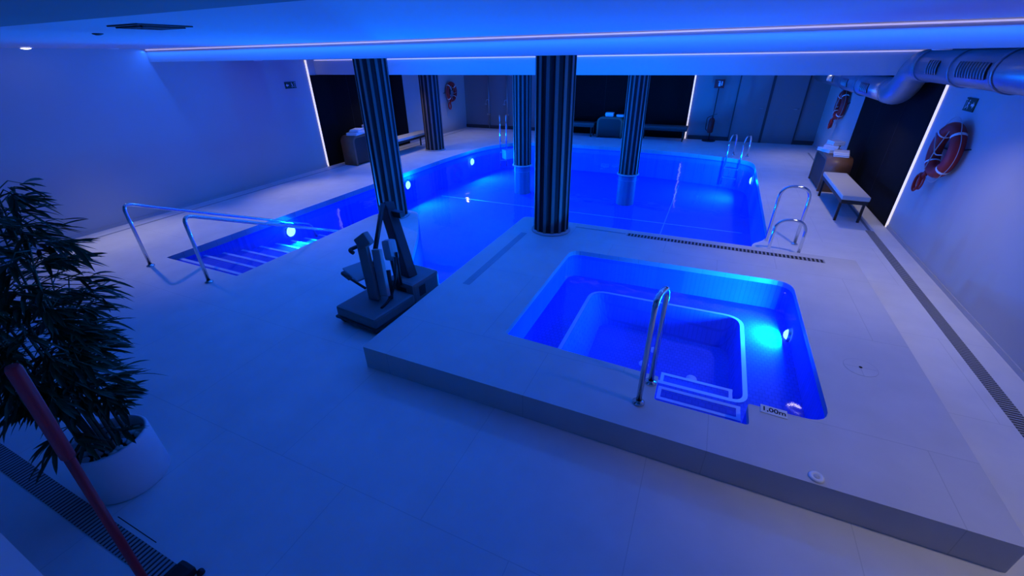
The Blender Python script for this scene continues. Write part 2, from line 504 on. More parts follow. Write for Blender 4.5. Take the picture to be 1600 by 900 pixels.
# ------------------------------------------------------------------ underwater lamps
def pool_lamp(loc, nrm, label, watts, size=(.12, .12), tilt=.45):
    t = thing('underwater_light', label, 'pool light')
    nv = Vector(nrm).normalized(); up = Vector((0, 0, 1)); sd = up.cross(nv)
    def ringp(r0, r1, d0, d1, mname, nm, cap):
        s = MB(); k = 24
        rings = []
        for (rr, dd) in ((r0, d0), (r1, d1)):
            rings.append([s.v(Vector(nv) * dd + sd * cos(2 * pi * i / k) * rr * size[0] / .12 + up * sin(2 * pi * i / k) * rr * size[1] / .12) for i in range(k)])
        for i in range(k):
            s.face([rings[0][i], rings[0][(i + 1) % k], rings[1][(i + 1) % k], rings[1][i]], True)
        if cap:
            last = rings[1]
            for (fr, dd) in ((.8, .045), (.45, .056)):
                nr = [s.v(Vector(nv) * dd + sd * cos(2 * pi * i / k) * r1 * fr * size[0] / .12 + up * sin(2 * pi * i / k) * r1 * fr * size[1] / .12) for i in range(k)]
                for i in range(k): s.face([last[i], last[(i + 1) % k], nr[(i + 1) % k], nr[i]], True)
                last = nr
            s.face(last)
        return s.build(nm, mname, t)
    ringp(.125, .10, .002, .03, 'steel', 'bezel', False)
    ringp(.10, .085, .012, .028, 'lens', 'lens', True)
    ld = bpy.data.lights.new('pool_lamp', 'AREA'); ld.shape = 'DISK'; ld.size = .18; ld.energy = watts; ld.color = POOL_RGB
    lo = bpy.data.objects.new('pool_lamp', ld); COL.objects.link(lo); lo.parent = t; lo.location = nv * .065
    lo.rotation_euler = (nv + Vector((0, 0, tilt))).to_track_quat('-Z', 'Y').to_euler()
    place(t, loc)
    return t
pool_lamp((-6.87, 5.05, -.31), (1, 0, 0), 'bright underwater lamp beside the white pool steps', POOL_W * .45)
pool_lamp((-6.80, 8.56, -.32), (1, 0, 0), 'underwater lamp seen just past the column on the deck peninsula', POOL_W)
pool_lamp((-6.575, 11.5, -.32), (1, -.13, 0), 'underwater lamp in the far pool wall beyond the free-standing deck column', POOL_W)
pool_lamp((1.12, 11.96, -.30), (-1, 0, 0), 'small underwater lamp below the far corner ladder', POOL_W * .8)
pool_lamp((-1.2, 6.035, -.40), (0, 1, 0), 'added unseen underwater lamp in the pool wall under the spa platform near the round column', POOL_W * .5)  # unseen fixture, added to spread blue light through the pool
pool_lamp((-2.535, 4.9, -.45), (-1, 0, 0), 'added unseen underwater lamp in the pool wall below the platform slot drain', POOL_W * .18)  # hidden from view, added for more blue in the pool finger
pool_lamp((1.125, 4.45, -.08), (-1, 0, 0), 'bright lamp in the wall of the whirlpool tub', SPA_W, (.065, .075), .0)

# ------------------------------------------------------------------ columns
def column(x, y, z0, z1, r, label, rot, foot=True, ns=14):
    t = thing('striped_column', label, 'column')
    s = MB(); k = ns * 8
    ol = []
    for i in range(k):
        a = 2 * pi * i / k + rot
        ph = i % 8
        rr = r if ph < 4 else r - .02
        ol.append((rr * cos(a), rr * sin(a), 0 if ph < 4 else 1))
    A = [s.v(p[0], p[1], z0) for p in ol]; B = [s.v(p[0], p[1], z1) for p in ol]
    for i in range(k):
        j = (i + 1) % k
        s.mi = 0 if (ol[i][2] == 0 and ol[j][2] == 0) else 1
        s.face([A[i], A[j], B[j], B[i]])
    s.mi = 1; s.face(A[::-1]); s.face(B)
    s.build('slatted_shaft', ['slat', 'groove'], t)
    if foot:
        s = MB(); s.lathe([(r + .012, z0 - .02), (r + .03, z0 - .015), (r + .03, z0), (r - .01, z0 + .012)], (0, 0, 0), 40); s.build('base_ring', 'plinth', t)
    if foot == 'wet':
        s = MB(); s.lathe([(r - .02, DEP), (r - .02, z0 - .01)], (0, 0, 0), 40); s.build('submerged_stub', 'stub', t)
    place(t, (x, y, 0))
    return t
column(-1.93, 5.62, PZ + .02, 2.5, .255, 'thick striped column standing on the corner of the spa platform', .1)
column(-5.0, 5.80, .02, 2.5, .255, 'striped column at the tip of the deck peninsula behind the pool lift', .3)
column(-7.72, 11.3, .02, 2.17, .28, 'striped column standing on the deck beside the upholstered bench', .2)
column(-4.48, 10.55, -.04, 2.17, .235, 'striped column rising from the water nearer the free-standing deck column', .15, 'wet')
column(-1.70, 10.6, -.05, 2.17, .235, 'striped column rising from the water in front of the black far panel', .35, 'wet')

# ------------------------------------------------------------------ rails and ladders
def flange(mb, x, y, z, r=.05):
    mb.lathe([(r, 0), (r, .012), (r * .55, .022), (r * .5, .03)], (x, y, z), 16, True, True, False)

def lane_rail(x, label):
    t = thing('pool_handrail', label, 'handrail', 'chrome rails over the pool steps')
    s = MB()
    pts = fillet([(0, 0, .0), (0, 0, .90), (0, 1.02, .44), (0, 2.75, -.33), (0, 2.8, -.60)], [.0, .12, .05, .1, 0], 8)
    s.tube(pts, .0215, 12); s.build('bar', 'chrome', t)
    s = MB(); flange(s, 0, 0, 0); s.build('base_flange', 'chrome', t)
    place(t, (x, 2.76, 0)); return t
lane_rail(-6.83, 'chrome handrail sloping into the water on the wall side of the pool steps')
lane_rail(-5.57, 'chrome handrail sloping into the water on the peninsula side of the pool steps')

t = thing('spa_grab_rail', 'tall slim chrome hoop rail at the edge of the whirlpool tub', 'handrail')
s = MB(); s.tube(fillet([(-.13, 2.50, PZ), (-.13, 2.50, 1.14), (-.08, 2.76, 1.10), (-.08, 2.76, PZ)], .11, 8), .021, 12); s.build('bar', 'chrome', t)
for (x, y) in ((-.13, 2.50), (-.08, 2.76)):
    s = MB(); flange(s, x, y, PZ, .045); s.build('base_flange', 'chrome', t)
recentre(t, (-.1, 2.63, PZ))

def ladder(name, origin, rz, gap, label, reach=.52, hgt=(.86, .86), water=-.7, cat='pool ladder', group=None):
    """hoops lie in the local x-z plane: x<0 over the pool, x>0 on the deck"""
    t = thing(name, label, cat, group)
    for yy, hh in zip((-gap / 2, gap / 2), hgt):
        s = MB()
        s.tube(fillet([(reach * .62, yy, 0), (reach * .62, yy, hh), (-reach * .38, yy, hh), (-reach * .38, yy, water)], [0, .24, .24, 0], 10), .021, 12)
        ro = s.build('rail', 'chrome', t)
        s = MB(); flange(s, reach * .62, yy, 0, .042); s.build('flange', 'chrome', ro)
    for zz in (-.25, -.5):
        s = MB(); s.box(-reach * .38 - .03, -reach * .38 + .03, -gap / 2, gap / 2, zz - .012, zz + .012, .004); s.build('tread', 'steel', t)
    place(t, origin, rz); return t
ladder('pool_ladder', (1.18, 6.76, 0), 0.0, .40, 'chrome pool ladder with one tall and one low hoop beside the spa platform', .37, (.48, .84))
ladder('pool_ladder', (.70, 13.12, 0), radians(72), .36, 'chrome ladder hoops at the far pool corner below the far wall doors', .55, (.58, .58))
ladder('pool_ladder', (-6.2, 13.0, 0), radians(115), .2, 'chrome ladder rails at the far pool corner near the showers', .5, (.86, .86))

# ------------------------------------------------------------------ drains, lids, depth mark
def grate(x0, x1, y0, y1, z, along, label, step=.028, slat=.014):
    t = thing('drain_grate', label, 'drain')
    s = MB(); s.box(x0, x1, y0, y1, z - .001, z + .0015); s.build('channel', 'slot', t)
    s = MB()
    if along == 'y':
        y = y0
        while y < y1:
            s.box(x0, x1, y, y + slat, z, z + .004); y += step
    else:
        x = x0
        while x < x1:
            s.box(x, x + slat, y0, y1, z, z + .004); x += step
    s.build('slats', 'grate', t)
    recentre(t, ((x0 + x1) / 2, (y0 + y1) / 2, z))
    return t
grate(2.49, 2.60, 1.0, 8.0, 0, 'y', 'long slatted floor grate along the foot of the life ring wall', .03, .016)
grate(-4.9, -1.9, .31, .425, 0, 'x', 'slatted floor grate near the red pole and white planter', .032, .017)
grate(-.85, 1.55, 5.80, 5.90, PZ, 'x', 'slatted overflow grate along the back edge of the spa platform', .045, .018)
def slot(x0, x1, y0, y1, z, label):
    t = MB(); t.box(x0, x1, y0, y1, z - .001, z + .002)
    return tag(t.build('slot_drain', 'coping'), label, 'drain')
slot(-2.29, -2.20, 3.63, 5.35, PZ, 'plain dark slot drain on the platform side by the pool finger')
slot(-1.62, -.87, 5.85, 5.88, PZ, 'short thin slot drain beside the foot of the platform column')
slot(-8.87, -8.83, .5, 15.0, 0, 'long thin slot drain along the foot of the wall with the exit sign')
slot(2.53, 2.57, 8.02, 14.5, 0, 'thin slot drain running behind the bench along the life ring wall')
b = MB(); b.box(-2.96, -2.56, .449, .454, 0, .001); tag(b.build('floor_seam', 'slot'), 'thin dark seam in the floor beside the slatted grate and planter', 'floor seam')

t = thing('spa_button', 'small round white push button cap on the front of the spa platform', 'button')
s = MB(); s.lathe([(.042, 0), (.042, .008), (.034, .014), (.024, .014), (.02, .009), (0, .009)], (0, 0, 0), 24); s.build('cap', 'white', t)
s = MB(); s.lathe([(.018, .009), (.016, .012), (0, .013)], (0, 0, 0), 16); s.build('push_disc', 'lid', t)
place(t, (.965, 2.285, PZ))
t = thing('skimmer_lid', 'flat round inspection lid in the platform beside the tub lamp', 'lid')
s = MB(); s.lathe([(.115, .0005), (.115, .001), (0, .001)], (0, 0, 0), 32, False); s.build('cover', 'deck', t)
s = MB(); s.lathe([(.118, .0005), (.118, .0012), (.116, .0012)], (0, 0, 0), 32, False); s.build('joint_ring', 'grate', t)
s = MB(); s.lathe([(.012, .003), (.012, .005), (0, .005)], (-.0, 0, 0), 12); s.build('finger_hole', 'slot', t)
place(t, (1.46, 3.62, PZ))

t = thing('depth_sign', 'small white depth plate reading 1,00m at the tub edge', 'sign')
s = MB(); s.box(-.085, .085, -.042, .042, 0, .006, .002); s.build('plate', 'signwhite', t)
cu = bpy.data.curves.new('depth_text', 'FONT'); cu.body = '1,00m'; cu.size = .062; cu.align_x = 'CENTER'; cu.align_y = 'CENTER'; cu.extrude = .0006
cu.offset = .0012
cu.materials.append(M['ink'])
tmp = bpy.data.objects.new('lettering_curve', cu); COL.objects.link(tmp)
tme = bpy.data.meshes.new_from_object(tmp.evaluated_get(bpy.context.evaluated_depsgraph_get()))
bpy.data.objects.remove(tmp)
to = bpy.data.objects.new('lettering', tme); COL.objects.link(to); to.parent = t; to.location = (0, 0, .0068)
place(t, (.775, 2.79, PZ), radians(-3))

# ------------------------------------------------------------------ tables, towels, benches
def waterfall_table(L, D, H, label):
    """long in local y; end panels joined to the top by rounded corners"""
    t = thing('towel_table', label, 'table')
    th = .055
    def prof(off):
        r = .16 - off
        pts = []
        y0, y1, z1 = -L / 2 + off, L / 2 - off, H - off
        pts.append((y0, 0))
        for k in range(9):
            a = pi - (pi / 2) * k / 8; pts.append((y0 + r + r * cos(a), z1 - r + r * sin(a)))
        for k in range(9):
            a = pi / 2 - (pi / 2) * k / 8; pts.append((y1 - r + r * cos(a), z1 - r + r * sin(a)))
        pts.append((y1, 0)); return pts
    P0, P1 = prof(0), prof(th)
    s = MB(); n = len(P0)
    for (a, bq) in zip(range(n - 1), range(1, n)):
        v = [s.v(x, P[i][0], P[i][1]) for P in (P0, P1) for x in (-D / 2, D / 2) for i in (a, bq)]
        # P0: x-,a ; x-,b ; x+,a ; x+,b ; P1 ...
        s.face([v[0], v[1], v[3], v[2]], True); s.face([v[4], v[6], v[7], v[5]], True)
        s.face([v[0], v[4], v[5], v[1]], False); s.face([v[2], v[3], v[7], v[6]], False)
        if a == 0: s.face([v[0], v[2], v[6], v[4]], False)
        if bq == n - 1: s.face([v[1], v[5], v[7], v[3]], False)
    bmesh.ops.remove_doubles(s.bm, verts=s.bm.verts, dist=1e-5)
    s.build('table_shell', 'wood', t)
    s = MB(); s.box(-D / 2 + .03, D / 2 - .03, -L / 2 + th, L / 2 - th, H * .36, H * .36 + .03); s.build('shelf', 'bench_frame', t)
    s = MB(); s.box(D / 2 - .02, D / 2 - .005, -L / 2 + th, L / 2 - th, .03, H - th); s.build('back_board', 'bench_frame', t)
    s = MB(); s.box(-D / 2 + .012, -D / 2 + .028, -L / 2 + th, L / 2 - th, .03, H - th); s.build('front_board', 'bench_frame', t)
    return t
def bench(L, D, H, label, top='cushion'):
    t = thing('upholstered_bench', label, 'bench')
    s = MB(); s.box(-D / 2, D / 2, -L / 2, L / 2, H - .075, H, .02); s.build('cushion', top, t)
    s = MB(); s.box(-D / 2 + .01, D / 2 - .01, -L / 2 + .01, L / 2 - .01, H - .135, H - .076, .004); s.build('frame', 'bench_frame', t)
    for y in (-L / 2 + .10, L / 2 - .10):
        for x in (-D / 2 + .03, D / 2 - .03):
            s = MB(); s.box(x - .018, x + .018, y - .018, y + .018, 0, H - .137, .003); s.build('leg', 'bench_frame', t)
    return t
def towel(L, Wd, H, seed):
    """folded towel: rounded stacked folds"""
    rnd = random.Random(seed); t = MB()
    n = 3; h = H / n
    for i in range(n):
        dx = rnd.uniform(-.01, .01); dy = rnd.uniform(-.01, .01)
        t.box(-Wd / 2 + dx, Wd / 2 + dx, -L / 2 + dy, L / 2 + dy, i * h + .001, (i + 1) * h - .001, min(h * .42, .014))
    return t

tl = waterfall_table(1.25, .42, .74, 'brown wooden table with rounded corners by the exit sign wall, towels on top')
place(tl, (-8.66, 9.30, 0), pi)
tr = waterfall_table(1.15, .44, .66, 'brown wooden table beside the beige bench, holding a pile of white towels')
place(tr, (2.37, 10.82, 0))
tf = waterfall_table(.86, .42, .66, 'dark wooden table between two benches at the far black panel')
place(tf, (-3.22, 15.30, 0), pi / 2)
bl = bench(1.9, .42, .45, 'long bench against the wall between the peninsula column and the deck column'); place(bl, (-8.42, 10.95, 0))
br_ = bench(1.72, .38, .45, 'beige cushioned bench under the black panel near the large life ring'); place(br_, (2.30, 9.14, 0))
bf = bench(1.45, .40, .45, 'dark bench at the far black panel ending by the light strip', 'dark_cushion'); place(bf, (-1.48, 15.30, 0), pi / 2)
bf2 = bench(1.0, .40, .45, 'dark bench at the far wall partly hidden behind the platform column', 'dark_cushion'); place(bf2, (-4.25, 15.30, 0), pi / 2)

tw = 0
def put_towel(L, Wd, H, loc, rz, label, group):
    global tw
    tw += 1
    o = towel(L, Wd, H, tw).build('folded_towel', 'towel')
    tag(o, label, 'towel', group); place(o, loc, rz); return o
put_towel(.46, .30, .07, (-8.60, 9.00, .741), .2, 'white towel lying lowest on the wooden table near the exit sign wall', 'towels on the exit wall table')
put_towel(.36, .24, .07, (-8.58, 9.02, .812), .35, 'white towel on top of the near pile on the exit sign wall table', 'towels on the exit wall table')
put_towel(.26, .24, .10, (-8.62, 9.52, .741), .1, 'white towel lower in the far pile, half behind the peninsula column', 'towels on the exit wall table')
put_towel(.24, .22, .08, (-8.62, 9.52, .842), -.1, 'white towel topping the far pile, half behind the peninsula column', 'towels on the exit wall table')
put_towel(.40, .30, .07, (2.30, 10.95, .661), .4, 'white towel spread lowest at the pool side of the pile by the beige bench', 'towels on the bench side table')
put_towel(.38, .26, .09, (2.42, 10.55, .661), -.2, 'rolled-up white towel at the front of the pile by the beige bench', 'towels on the bench side table')
put_towel(.34, .26, .08, (2.30, 10.92, .732), -.3, 'white towel in the middle of the pile by the beige bench', 'towels on the bench side table')
put_towel(.26, .22, .08, (2.35, 10.90, .813), .3, 'white towel topmost on the pile by the beige bench', 'towels on the bench side table')
put_towel(.26, .22, .13, (-3.28, 15.30, .661), pi / 2, 'pale towel pile on the middle of the dark far table', 'towels on the far table')
put_towel(.22, .20, .07, (-2.93, 15.30, .661), pi / 2, 'low pale towel on the far table beside the water column', 'towels on the far table')

# ------------------------------------------------------------------ life rings
def life_ring(label):
    """disc faces local -x; local z up; hangs with centre at origin"""
    t = thing('life_ring', label, 'life ring')
    R, r, k = .265, .074, 48
    s = MB()
    s.tube([(0, R * cos(2 * pi * i / k), R * sin(2 * pi * i / k)) for i in range(k)], r, 14, True); s.build('ring', 'red', t)
    for q in range(4):
        a0 = pi / 4 + q * pi / 2
        s = MB(); s.tube([(0, R * cos(a0 + d), R * sin(a0 + d)) for d in (-.055, -.03, 0, .03, .055)], r + .004, 14, False, False); s.build('band', 'white', t)
    s = MB(); pts = []
    for i in range(64):
        a = 2 * pi * i / 64; rr = R + r + .012 + .045 * abs(sin(2 * (a - pi / 4)))
        pts.append((-.02, rr * cos(a), rr * sin(a)))
    s.tube(pts, .004, 6, True); s.build('grab_line', 'rope', t)
    s = MB(); s.tube(fillet([(-.085, .22, .18), (-.09, 0, -.06), (-.09, -.22, -.02)],   .1), .007, 8)
    s.tube(fillet([(-.085, .1, -.26), (-.09, .02, 0), (-.085, -.12, .24)], .1), .006, 8); s.build('throw_rope', 'rope', t)
    # coiled rope bag hanging under the ring
    s = MB()
    for j, (dy, dz) in enumerate(((.0, 0), (.02, -.01), (.01, -.03))):
        s.tube([(-.02 - .02 * j, .22 + dy + .075 * cos(2 * pi * i / 20), -.44 + dz + .11 * sin(2 * pi * i / 20)) for i in range(20)], .012, 6, True)
    s.tube([(-.03, .12, -.26), (-.03, .2, -.40)], .03, 8)
    s.build('rope_coil', 'red', t)
    return t
def ring_bracket(label):
    t = thing('ring_bracket', label, 'bracket')
    s = MB(); s.box(.085, .098, -.10, .10, -.10, .10, .004); s.build('back_plate', 'liftdark', t)
    s = MB()
    s.obox((.09, -.02, .0), (.09, -.36, .08), .035, .012); s.obox((.09, .02, .0), (.09, .40, -.02), .035, .012)
    s.build('arm', 'liftdark', t)
    return t
r1 = life_ring('large red life ring on the wall beside the upright light strip'); place(r1, (2.73, 7.28, 1.37))
r2 = dup(r1, (2.73, 13.45, 1.34), 0, 'red life ring on the wall beyond the towel table, under the duct')
r3 = dup(r1, (-9.06, 14.65, 1.38), pi, 'faint red life ring on the dim wall behind the free-standing deck column')
k1 = ring_bracket('dark wall bracket holding the large red life ring'); place(k1, (2.73, 7.28, 1.37))
k2 = dup(k1, (2.73, 13.45, 1.34), 0, 'dark wall bracket behind the life ring beyond the towel table')
k3 = dup(k1, (-9.06, 14.65, 1.38), pi, 'dark wall bracket behind the dim far life ring')

# ------------------------------------------------------------------ signs
def exit_sign(label, w, h, arrow):
    """plate in the local y-z plane, faces local +x, text side towards +x; local +y runs to the viewer's right... """
    t = thing('exit_sign', label, 'sign')
    s = MB(); s.box(0, .012, -w / 2, w / 2, -h / 2, h / 2, .002); s.build('plate', 'green', t)
    s = MB(); x0, x1 = .0125, .0145
    u = h
    def poly(pts):
        a = [s.v(x1, y * u, z * u) for y, z in pts]
        s.face(a)
    d = 1 if arrow == 'plus' else -1
    c = d * .28 * w / h
    # arrow
    poly([(c + d * .34, 0), (c + d * .06, .26), (c + d * .06, .09), (c - d * .22, .09), (c - d * .22, -.09), (c + d * .06, -.09), (c + d * .06, -.26)])
    # running figure
    m = -d * .12 * w / h
    def limb(p, q, wd):
        px, pz = p; qx, qz = q; L = math.hypot(qx - px, qz - pz); nx, nz = -(qz - pz) / L * wd, (qx - px) / L * wd
        poly([(m + d * px + nx, pz + nz), (m + d * qx + nx, qz + nz), (m + d * qx - nx, qz - nz), (m + d * px - nx, pz - nz)])
    poly([(m + d * .06 + .07 * cos(i * pi / 5), .30 + .07 * sin(i * pi / 5)) for i in range(10)])
    limb((.03, .2), (-.05, -.08), .07)
    limb((-.05, -.08), (.12, -.16), .04); limb((.12, -.16), (.08, -.36), .035)
    limb((-.05, -.06), (-.14, -.22), .04); limb((-.14, -.22), (-.3, -.26), .035)
    limb((.03, .16), (.18, .06), .03); limb((.0, .16), (-.16, .08), .03)
    # door outline
    e = -d * .40 * w / h
    for (a, bq) in (((e - .13, -.38), (e - .13, .38)), ((e + .13, -.38), (e + .13, .38))):
        poly([(a[0] - .025, a[1]), (a[0] + .025, a[1]), (bq[0] + .025, bq[1]), (bq[0] - .025, bq[1])])
    poly([(e - .13, .33), (e + .13, .33), (e + .13, .38), (e - .13, .38)])
    s.build('pictogram', 'signwhite', t)
    return t
s1 = exit_sign('small dark green exit sign with arrow on the long plain wall', .31, .14, 'minus'); place(s1, (XL + .001, 7.78, 1.985))
s2 = exit_sign('small dark green exit sign with running figure above the large life ring', .27, .15, 'plus'); place(s2, (XR - .001, 7.43, 1.895), pi)

# extinguisher stand by the far wall
t = thing('extinguisher_stand', 'slim dark floor stand with a small sign plate by the far wall', 'stand')
s = MB(); s.cyl((0, 0, 0), .20, .02, 28); s.build('base', 'liftdark', t)
s = MB(); s.tube([(0, 0, .02), (0, 0, 1.60)], .016, 10); s.build('pole', 'liftdark', t)
s = MB(); s.box(-.14, .14, -.02, -.008, 1.55, 1.79, .004); pl = s.build('sign_plate', 'signred', t)
s = MB(); s.box(-.03, .03, -.0225, -.0205, 1.60, 1.70); s.box(-.012, .012, -.0225, -.0205, 1.70, 1.73); s.box(-.05, .02, -.0225, -.0205, 1.73, 1.745)
s.box(.05, .085, -.0225, -.0205, 1.62, 1.74); s.build('pictogram', 'signwhite', pl)
place(t, (-.08, 15.58, 0))
t = thing('fire_extinguisher', 'dark rounded fire extinguisher hanging on the slim stand', 'fire extinguisher')
s = MB(); s.lathe([(.0, 0), (.07, .003), (.085, .03), (.085, .36), (.06, .42), (.025, .45), (.025, .48)], (0, 0, 0), 20); s.build('cylinder', 'signred', t)
s = MB(); s.box(-.03, .03, -.02, .02, .475, .52, .004); s.obox((-.02, 0, .52), (.12, 0, .56), .02, .012); s.build('valve', 'liftdark', t)
s = MB(); s.tube(fillet([(-.03, 0, .5), (-.15, 0, .45), (-.14, 0, .1), (-.09, 0, .06)], .08), .012, 8); s.build('hose', 'rubber', t)
place(t, (-.09, 15.46, .27))

# showers in the far corner
def shower(label):
    t = thing('shower_column', label, 'shower')
    s = MB(); s.tube([(0, 0, .02), (0, 0, 2.1)], .02, 10); s.build('riser', 'steel', t)
    s = MB(); s.tube(fillet([(0, 0, 2.1), (0, -.28, 2.1), (0, -.28, 2.03)], .05), .014, 8); s.lathe([(.02, .02), (.11, 0), (.11, -.015), (0, -.015)], (0, -.28, 2.03), 20); s.build('rain_head', 'steel', t)
    s = MB(); s.tube(fillet([(0, 0, 1.05), (-.07, -.06, 1.05), (-.09, -.08, .92)], .03), .013, 8); s.lathe([(.035, 0), (.045, .02), (.02, .05)], (-.09, -.08, .88), 12); s.build('hand_shower', 'steel', t)
    s = MB(); s.box(-.07, .07, -.05, .0, .50, .56, .008); s.build('mixer', 'steel', t)
    return t
sh = shower('dim slim shower column in the far corner by the life ring wall'); place(sh, (-8.08, 15.73, 0))
dup(sh, (-7.30, 15.73, 0), 0, 'dim slim shower column next to the water column, second from the corner')

# ------------------------------------------------------------------ ventilation duct
t = thing('ventilation_duct', 'round silver ventilation duct running under the ceiling with a double bend', 'duct')
R1 = .185
far_pts = [(2.50, 15.6, 1.93), (2.50, 12.5, 1.93), (2.50, 9.35, 1.93)]
near_pts = [(2.48, 8.0, 2.31), (2.48, 6.6, 2.31), (2.48, 3.2, 2.31)]
s = MB(); s.tube(far_pts, R1, 24); s.build('far_pipe', 'galv', t)
bend = fillet([(2.50, 9.35, 1.93), (2.50, 8.9, 1.93), (2.48, 8.45, 2.31), (2.48, 8.0, 2.31)], .3, 10)
s = MB(); s.tube(bend, R1 + .008, 24); s.build('bend', 'galv', t)
s = MB(); s.tube(near_pts, R1 + .005, 24); s.build('near_pipe', 'galv', t)
for (x, y, z, r) in ((2.48, 6.9, 2.31, R1 + .005), (2.48, 5.9, 2.31, R1 + .005), (2.48, 8.0, 2.31, R1 + .005), (2.5, 9.3, 1.93, R1), (2.5, 10.9, 1.92, R1), (2.5, 12.3, 1.93, R1)):
    s = MB(); s.tube([(x, y - .03, z), (x, y + .03, z)], r + .012, 24); s.build('joint_collar', 'galv', t)
def duct_grille(y0, y1, z, x, r):
    s = MB()
    nseg = 6
    pts0, pts1 = [], []
    for k in range(nseg + 1):
        a = pi - .35 + .75 * k / nseg
        pts0.append((x + (r + .006) * cos(a), z + (r + .006) * sin(a)))
        pts1.append((x + (r + .018) * cos(a), z + (r + .018) * sin(a)))
    A = [[s.v(px, yy, pz) for px, pz in P] for P in (pts0, pts1) for yy in (y0, y1)]
    for k in range(nseg):
        s.face([A[2][k], A[2][k + 1], A[3][k + 1], A[3][k]])
        s.face([A[0][k], A[0][k + 1], A[2][k + 1], A[2][k]]); s.face([A[1][k], A[3][k], A[3][k + 1], A[1][k + 1]])
    s.face([A[0][0], A[2][0], A[3][0], A[1][0]]); s.face([A[0][-1], A[1][-1], A[3][-1], A[2][-1]])
    go = s.build('grille', 'grille', t)
    f = MB()
    n = max(3, int((y1 - y0) / .06))
    for i in range(n + 1):
        yy = y0 + (y1 - y0) * i / n
        f.tube([(x + (r + .02) * cos(pi - .35 + .75 * k / nseg), yy, z + (r + .02) * sin(pi - .35 + .75 * k / nseg)) for k in range(nseg + 1)], .005, 6)
    f.build('louvre', 'steel', go)
duct_grille(7.2, 7.5, 2.31, 2.48, R1 + .005)
duct_grille(6.0, 6.65, 2.31, 2.48, R1 + .005)
duct_grille(9.9, 10.4, 1.92, 2.5, R1)
duct_grille(11.5, 11.95, 1.92, 2.5, R1)
duct_grille(13.0, 13.6, 1.93, 2.5, R1)
recentre(t, (2.45, 8.9, 1.9))

# ------------------------------------------------------------------ ceiling fittings
t = thing('ceiling_vent', 'dark square louvred vent flush in the bright ceiling', 'vent')
s = MB(); s.box(-.16, .16, -.16, .16, -.008, -.001); s.build('frame', 'grille', t)
s = MB()
for q in (.13, .10, .07, .04):
    for (x0, x1, y0, y1) in ((-q, q, q - .01, q), (-q, q, -q, -q + .01), (-q, -q + .01, -q, q), (q - .01, q, -q, q)):
        s.box(x0, x1, y0, y1, -.016, -.0082)
s.build('louvre', 'grille', t); place(t, (-3.33, 1.90, 2.70))
def downlight(loc, label, watts, aim=(0, 0, -1), spread=110, lit=True, dome=False, color=(1, .90, .84)):
    t = thing('downlight', label, 'downlight')
    s = MB(); s.lathe([(.075, -.001), (.075, -.008), (.055, -.010), (.052, -.004)], (0, 0, 0), 24); s.build('trim_ring', 'white', t)
    s = MB(); s.lathe([(.055, -.0095), (.045, -.018), (.02, -.023), (0, -.024)] if dome else [(.052, -.004), (0, -.0041)], (0, 0, 0), 24); s.build('lens', 'spot' if lit else 'grille', t)
    if lit:
        ld = bpy.data.lights.new('spot_lamp', 'SPOT'); ld.energy = watts; ld.color = color; ld.spot_size = radians(spread); ld.spot_blend = .8
        ld.shadow_soft_size = .06
        lo = bpy.data.objects.new('spot_lamp', ld); COL.objects.link(lo); lo.parent = t; lo.location = (0, 0, -.03)
        lo.rotation_euler = Vector(aim).to_track_quat('-Z', 'Y').to_euler()
    place(t, loc); return t
downlight((-8.68, 3.28, 2.70), 'small lit ceiling spotlight glowing near the long plain wall', DOWN_W * 2.5, (.38, .05, -1), 76, dome=True)
downlight((-8.9, 4.40, 2.70), 'small unlit ceiling spotlight by the wall past the lit one', 0, lit=False)
downlight((2.25, 2.3, 2.70), 'ceiling spotlight over the front corner of the spa platform', DOWN_W * 1.25, (.0, .25, -1), 115)
downlight((1.85, 5.9, 2.50), 'added unseen ceiling spotlight over the slatted grate by the life ring wall', DOWN_W * 1.7, (.0, .0, -1), 112)  # no fixture seen here; added to whiten the floor and wall
downlight((2.0, 9.4, 2.17), 'added unseen ceiling spotlight over the beige bench', DOWN_W * 1.1, (0, .0, -1), 125)  # unseen lamp added for white light around the bench
downlight((2.2, 13.4, 2.17), 'ceiling spotlight over the deck by the far corner ladder', DOWN_W * .9, (0.2, -.2, -1), 120)
downlight((-8.5, 10.2, 2.17), 'added unseen ceiling spotlight over the wooden table and long bench', DOWN_W * 1.1, (.2, 0, -1), 130)  # added out of sight to give the table and bench warm white
downlight((-8.2, 13.9, 2.17), 'ceiling spotlight over the deck by the dim life ring', DOWN_W * .7, (.2, -.2, -1), 130)
downlight((-8.5, 6.6, 2.50), 'added unseen ceiling spotlight over the deck near the exit sign', DOWN_W * 2.0, (.6, -.1, -1), 82)  # lamp not visible, added to brighten the deck along the wall
s = MB(); s.lathe([(.035, 0), (.035, -.006), (.015, -.014), (0, -.0145)], (0, 0, 0), 16)
o = tag(s.build('sprinkler_head', 'grille'), 'tiny dark sprinkler head in the bright ceiling near the square vent', 'sprinkler'); place(o, (-4.45, 2.14, 2.70))

